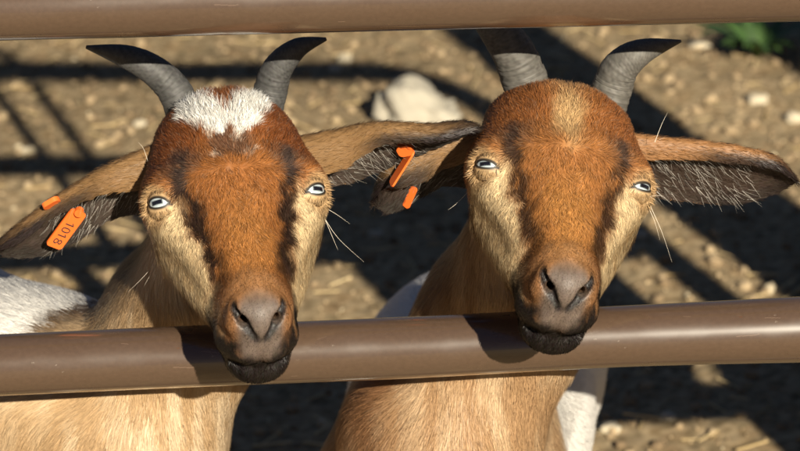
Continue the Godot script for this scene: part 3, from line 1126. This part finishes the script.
func _ready() -> void:
	rng.seed = 20
	noise.seed = 3; noise.frequency = 0.05; noise.fractal_octaves = 3
	fine.seed = 8; fine.frequency = 0.2; fine.fractal_octaves = 2
	lumps.seed = 5; lumps.frequency = 0.012; lumps.fractal_octaves = 4
	# camera
	var cam := Camera3D.new()
	cam.name = "camera"
	var lens := CameraAttributesPhysical.new()
	lens.frustum_focal_length = 12.0 / (225.5 / FOCAL)
	lens.frustum_focus_distance = 2.46
	lens.exposure_aperture = 13.5
	lens.frustum_near = 0.05
	lens.frustum_far = 300.0
	cam.attributes = lens
	cam.fov = 2.0 * rad_to_deg(atan(225.5 / FOCAL))
	cam.far = 300.0
	cam.position = eye_pos
	cam.rotation_degrees = Vector3(-PITCH, 0, 0)
	add_child(cam)
	# sky, sun, exposure
	var env := Environment.new()
	env.background_mode = Environment.BG_SKY
	var sky := ProceduralSkyMaterial.new()
	sky.sky_top_color = Color(0.30, 0.39, 0.55)
	sky.sky_horizon_color = Color(0.66, 0.70, 0.76)
	sky.ground_bottom_color = Color(0.30, 0.25, 0.18)
	sky.ground_horizon_color = Color(0.42, 0.40, 0.36)
	env.sky = Sky.new()
	env.sky.sky_material = sky
	env.background_energy_multiplier = 0.24
	env.tonemap_mode = Environment.TONE_MAPPER_LINEAR
	env.tonemap_exposure = 1.68
	env.sdfgi_enabled = true
	env.ssao_enabled = true
	env.ssil_enabled = true
	var we := WorldEnvironment.new()
	we.name = "world"
	we.environment = env
	add_child(we)
	var az := deg_to_rad(18.8)
	var el := deg_to_rad(28.8)
	sun_dir = Vector3(sin(az) * cos(el), sin(el), cos(az) * cos(el))
	var sun := DirectionalLight3D.new()
	sun.name = "sun"
	sun.light_energy = 1.6
	sun.light_color = Color(1.0, 0.955, 0.87)
	sun.light_angular_distance = 0.5
	sun.shadow_enabled = true
	sun.basis = Basis.looking_at(-sun_dir, Vector3.UP)
	add_child(sun)
	materials()
	make_ground()
	scatter()
	straw()
	make_gate()
	# stones
	var rp := on_ground(418, 122)
	var rk := thing("rock", Vector3(rp.x, ground_y(rp.x, rp.z), rp.z))
	tag(rk, "pale angular rock lying on the dirt behind the goats", "rock")
	piece("stone", rock_mesh(), M.stone, rk)
	var spots := [[223, 100, 0.016], [28, 152, 0.010], [140, 124, 0.009], [345, 60, 0.012], [700, 48, 0.016], [757, 103, 0.015], [795, 120, 0.014], [762, 100, 0.009], [375, 235, 0.010], [610, 430, 0.013], [668, 420, 0.009], [335, 70, 0.010], [470, 330, 0.009], [640, 235, 0.010]]
	for i in spots.size():
		var q := on_ground(spots[i][0], spots[i][1])
		var st := piece("pebble" if i == 0 else "pebble_%03d" % i, lump(Vector3(1.1, 0.7, 0.9) * spots[i][2], 40 + i, 0.3, Color(0.48, 0.42, 0.31), 10), M.stone, self)
		st.position = Vector3(q.x, ground_y(q.x, q.z) + spots[i][2] * 0.25, q.z)
		tag(st, "single pale pebble lying on the brown dirt", "pebble", "pale pebbles on the dirt")
	make_plant()
	post(1.18, -0.02, 0.10, 2.1, "slim round wooden gate post beside the gate end")
	post(1.74, -0.02, 0.14, 2.4, "thick round wooden fence post beyond the gate post")
	trough()
	hay_rack()
	goats()

func rock_mesh() -> ArrayMesh:
	var m := lump(Vector3(0.064, 0.044, 0.05), 3, 0.22, Color(0.37, 0.34, 0.275), 22)
	var a := m.surface_get_arrays(0)
	var v: PackedVector3Array = a[Mesh.ARRAY_VERTEX]
	for i in v.size():
		var p := v[i]
		# a tall lump to the picture's left, a low shoulder to its right
		p.y = p.y * (1.25 - 0.8 * smooth(-0.02, 0.05, p.x)) + 0.018
		v[i] = p
	var s := new_shape()
	s.v = v
	s.i = a[Mesh.ARRAY_INDEX]
	s.c = a[Mesh.ARRAY_COLOR]
	set_normals(s)
	return to_mesh(s)

func goats() -> void:
	var t0 := Time.get_ticks_msec()
	var head := nets(head_field, Vector3(-0.09, -0.165, -0.13), Vector3(0.09, 0.125, 0.012), 0.0020)
	print("head ", head.v.size(), " ", Time.get_ticks_msec() - t0)
	var brown := Color(0.30, 0.17, 0.08)
	var rim := Color(0.020, 0.015, 0.013)
	var inner := Color(0.055, 0.040, 0.032)
	var hairs := Color(0.62, 0.58, 0.52)
	var outer := Color(0.215, 0.122, 0.052)
	# the goat with the white poll
	var e1 := ear([[166, 190], [112, 193], [82, 203], [48, 222], [14, 246]], [[164, 144], [112, 168], [82, 188], [48, 209], [12, 233]], [[164, 210], [112, 220], [80, 240], [45, 256], [12, 258]],
		[-0.050, -0.050, -0.055, -0.060, -0.065], [-0.090, -0.095, -0.095, -0.095, -0.090], at(-8, 251, -0.075), outer, rim, inner, hairs)
	var e2 := ear([[300, 182], [345, 168], [370, 152], [395, 143], [432, 143], [462, 136]], [[300, 140], [345, 131], [370, 128], [395, 127], [432, 127], [462, 124]], [[302, 192], [347, 184], [372, 175], [400, 163], [435, 149], [464, 137]],
		[-0.050, -0.045, -0.040, -0.035, -0.030, -0.030], [-0.090, -0.085, -0.080, -0.075, -0.070, -0.060], at(477, 128, -0.035), outer, rim, inner, hairs)
	var g1 := {
		"eyes": at(237, 199, 0.005), "basis": head_basis(45, 5, 8).scaled_local(Vector3(1.0, 1.05, 1.0)),
		"stern": 0.124, "broad": 0.098, "thick": 0.060, "neck": at(185, 322, -0.145), "chest": at(125, 440, -0.135), "shoulder": at(48, 418, -0.19), "rump": at(-330, 262, -0.52),
		"tan": Color(0.47, 0.315, 0.17), "pale": Color(0.64, 0.50, 0.33), "brown": Color(0.42, 0.27, 0.13), "side": 0.25, "mane": Color(0.075, 0.045, 0.028), "maned": 0.9, "white": -0.03,
		"ears": [e1, e2],
		"horns": [{"p": [[186, 122, -0.111], [175, 92, -0.116], [153, 70, -0.116], [124, 56, -0.116], [86, 47, -0.121]], "r": [0.0150, 0.0142, 0.0125, 0.0095, 0.0015], "c": Color(0.062, 0.061, 0.059)},
			{"p": [[262, 122, -0.111], [270, 92, -0.116], [278, 68, -0.116], [298, 48, -0.116], [326, 39, -0.126]], "r": [0.0150, 0.0142, 0.0125, 0.0085, 0.0015], "c": Color(0.062, 0.061, 0.059)}],
		"whiskers": [[[322, 214, -0.015], [338, 238, -0.015], [364, 262, -0.015]], [[322, 212, -0.015], [332, 236, -0.015], [338, 250, -0.015]], [[322, 206, -0.015], [336, 214, -0.015], [350, 224, -0.015]], [[158, 238, -0.025], [152, 266, -0.025], [128, 292, -0.025]], [[160, 236, -0.025], [156, 262, -0.025], [144, 286, -0.025]],
			[[150, 170, -0.045], [144, 150, -0.045], [138, 142, -0.045]]],
	}
	g1.legs = [leg(g1.chest.x - 0.07, -0.17, 0.34, true), leg(g1.chest.x + 0.04, -0.20, 0.34, true), leg(g1.rump.x - 0.02, g1.rump.z + 0.06, 0.30, false), leg(g1.rump.x + 0.05, g1.rump.z - 0.06, 0.30, false)]
	make_goat("goat", "brown goat with a white poll patch and dark tear stripes, chin over the rail", head, 0, g1)
	print("goat ", Time.get_ticks_msec() - t0)
	# the rust-coloured goat
	var e3 := ear([[492, 156], [447, 168], [426, 181], [402, 187], [384, 188]], [[492, 134], [447, 136], [426, 140], [402, 156], [384, 180]], [[492, 190], [449, 187], [430, 193], [408, 206], [388, 214]],
		[-0.080, -0.080, -0.080, -0.080, -0.085], [-0.110, -0.110, -0.110, -0.110, -0.105], at(374, 204, -0.095), outer, rim, inner, hairs)
	var e4 := ear([[625, 160], [690, 160], [735, 163], [775, 170]], [[625, 140], [690, 150], [735, 156], [775, 163]], [[628, 195], [690, 202], [738, 204], [776, 194]],
		[-0.055, -0.050, -0.045, -0.045], [-0.085, -0.080, -0.075, -0.070], at(796, 182, -0.055), Color(0.27, 0.135, 0.055), rim, Color(0.050, 0.034, 0.026), hairs)
	var g2 := {
		"eyes": at(563, 179, 0.005), "basis": head_basis(47, -8, 5).scaled_local(Vector3(1.0, 0.99, 1.0)),
		"stern": 0.114, "broad": 0.084, "thick": 0.062, "neck": at(505, 318, -0.14), "chest": at(440, 442, -0.125), "shoulder": at(450, 430, -0.26), "rump": at(488, 384, -0.66),
		"tan": Color(0.42, 0.26, 0.135), "pale": Color(0.57, 0.41, 0.25), "brown": Color(0.21, 0.10, 0.045), "side": 0.9, "mane": Color(0.16, 0.08, 0.04), "maned": 0.6, "white": -0.01,
		"ears": [e3, e4],
		"horns": [{"p": [[534, 106, -0.111], [524, 78, -0.116], [512, 50, -0.116], [492, 26, -0.119], [462, 6, -0.126]], "r": [0.0195, 0.0190, 0.0175, 0.0135, 0.0020], "c": Color(0.105, 0.098, 0.086)},
			{"p": [[604, 114, -0.111], [613, 86, -0.116], [622, 66, -0.116], [644, 51, -0.116], [681, 41, -0.126]], "r": [0.0175, 0.0165, 0.0150, 0.0105, 0.0012], "c": Color(0.105, 0.098, 0.086)}],
		"whiskers": [[[650, 205, -0.015], [662, 232, -0.015], [672, 262, -0.015]], [[648, 206, -0.015], [655, 222, -0.015], [660, 240, -0.015]], [[470, 190, -0.025], [456, 204, -0.025], [448, 210, -0.025]], [[655, 142, -0.035], [662, 124, -0.035], [668, 112, -0.035]], [[640, 200, 0.005], [652, 196, 0.005], [664, 196, 0.005]]],
	}
	g2.legs = [leg(g2.chest.x - 0.065, -0.21, 0.34, true), leg(g2.chest.x + 0.065, -0.21, 0.34, true), leg(g2.rump.x - 0.07, g2.rump.z, 0.28, false), leg(g2.rump.x + 0.07, g2.rump.z, 0.28, false)]
	make_goat("goat_001", "rust brown goat without white on its poll, pale tan forehead, chin over the rail", head, 1, g2)
	print("goats ", Time.get_ticks_msec() - t0)
	# ear tags
	ear_tag("orange numbered tag inside the ear of the goat with white poll", [
		{"name": "plate", "at": at(66, 229, -0.073), "along": at(52, 248, -0.073) - at(80, 210, -0.073), "across": Vector3(0.7, 0.6, -0.1), "length": 0.040, "width": 0.0155, "thick": 0.0016, "corner": 0.003, "text": "1018"},
		{"name": "stud", "at": at(79, 212, -0.070), "along": Vector3(1, 0, 0), "across": Vector3(0, 1, 0.2), "length": 0.0075, "width": 0.0075, "thick": 0.005, "corner": 0.0036},
		{"name": "button", "at": at(51, 203, -0.056), "along": Vector3(0.8, 0.5, 0), "across": Vector3(-0.3, 0.5, 0.8), "length": 0.015, "width": 0.010, "thick": 0.004, "corner": 0.004}])
	ear_tag("orange tag seen edge-on in the ear of the rust brown goat", [
		{"name": "plate", "at": at(402, 167, -0.065), "along": at(391, 184, -0.065) - at(415, 146, -0.065), "across": Vector3(0.30, 0.2, 0.9), "length": 0.036, "width": 0.012, "thick": 0.0016, "corner": 0.003},
		{"name": "button", "at": at(405, 149, -0.061), "along": Vector3(0.9, 0.3, 0.2), "across": Vector3(-0.3, 0.8, 0.3), "length": 0.0125, "width": 0.0115, "thick": 0.006, "corner": 0.004},
		{"name": "tongue", "at": at(410, 197, -0.107), "along": at(406, 206, -0.105) - at(414, 188, -0.105), "across": Vector3(0.8, 0.3, 0.6), "length": 0.020, "width": 0.007, "thick": 0.0016, "corner": 0.002}])
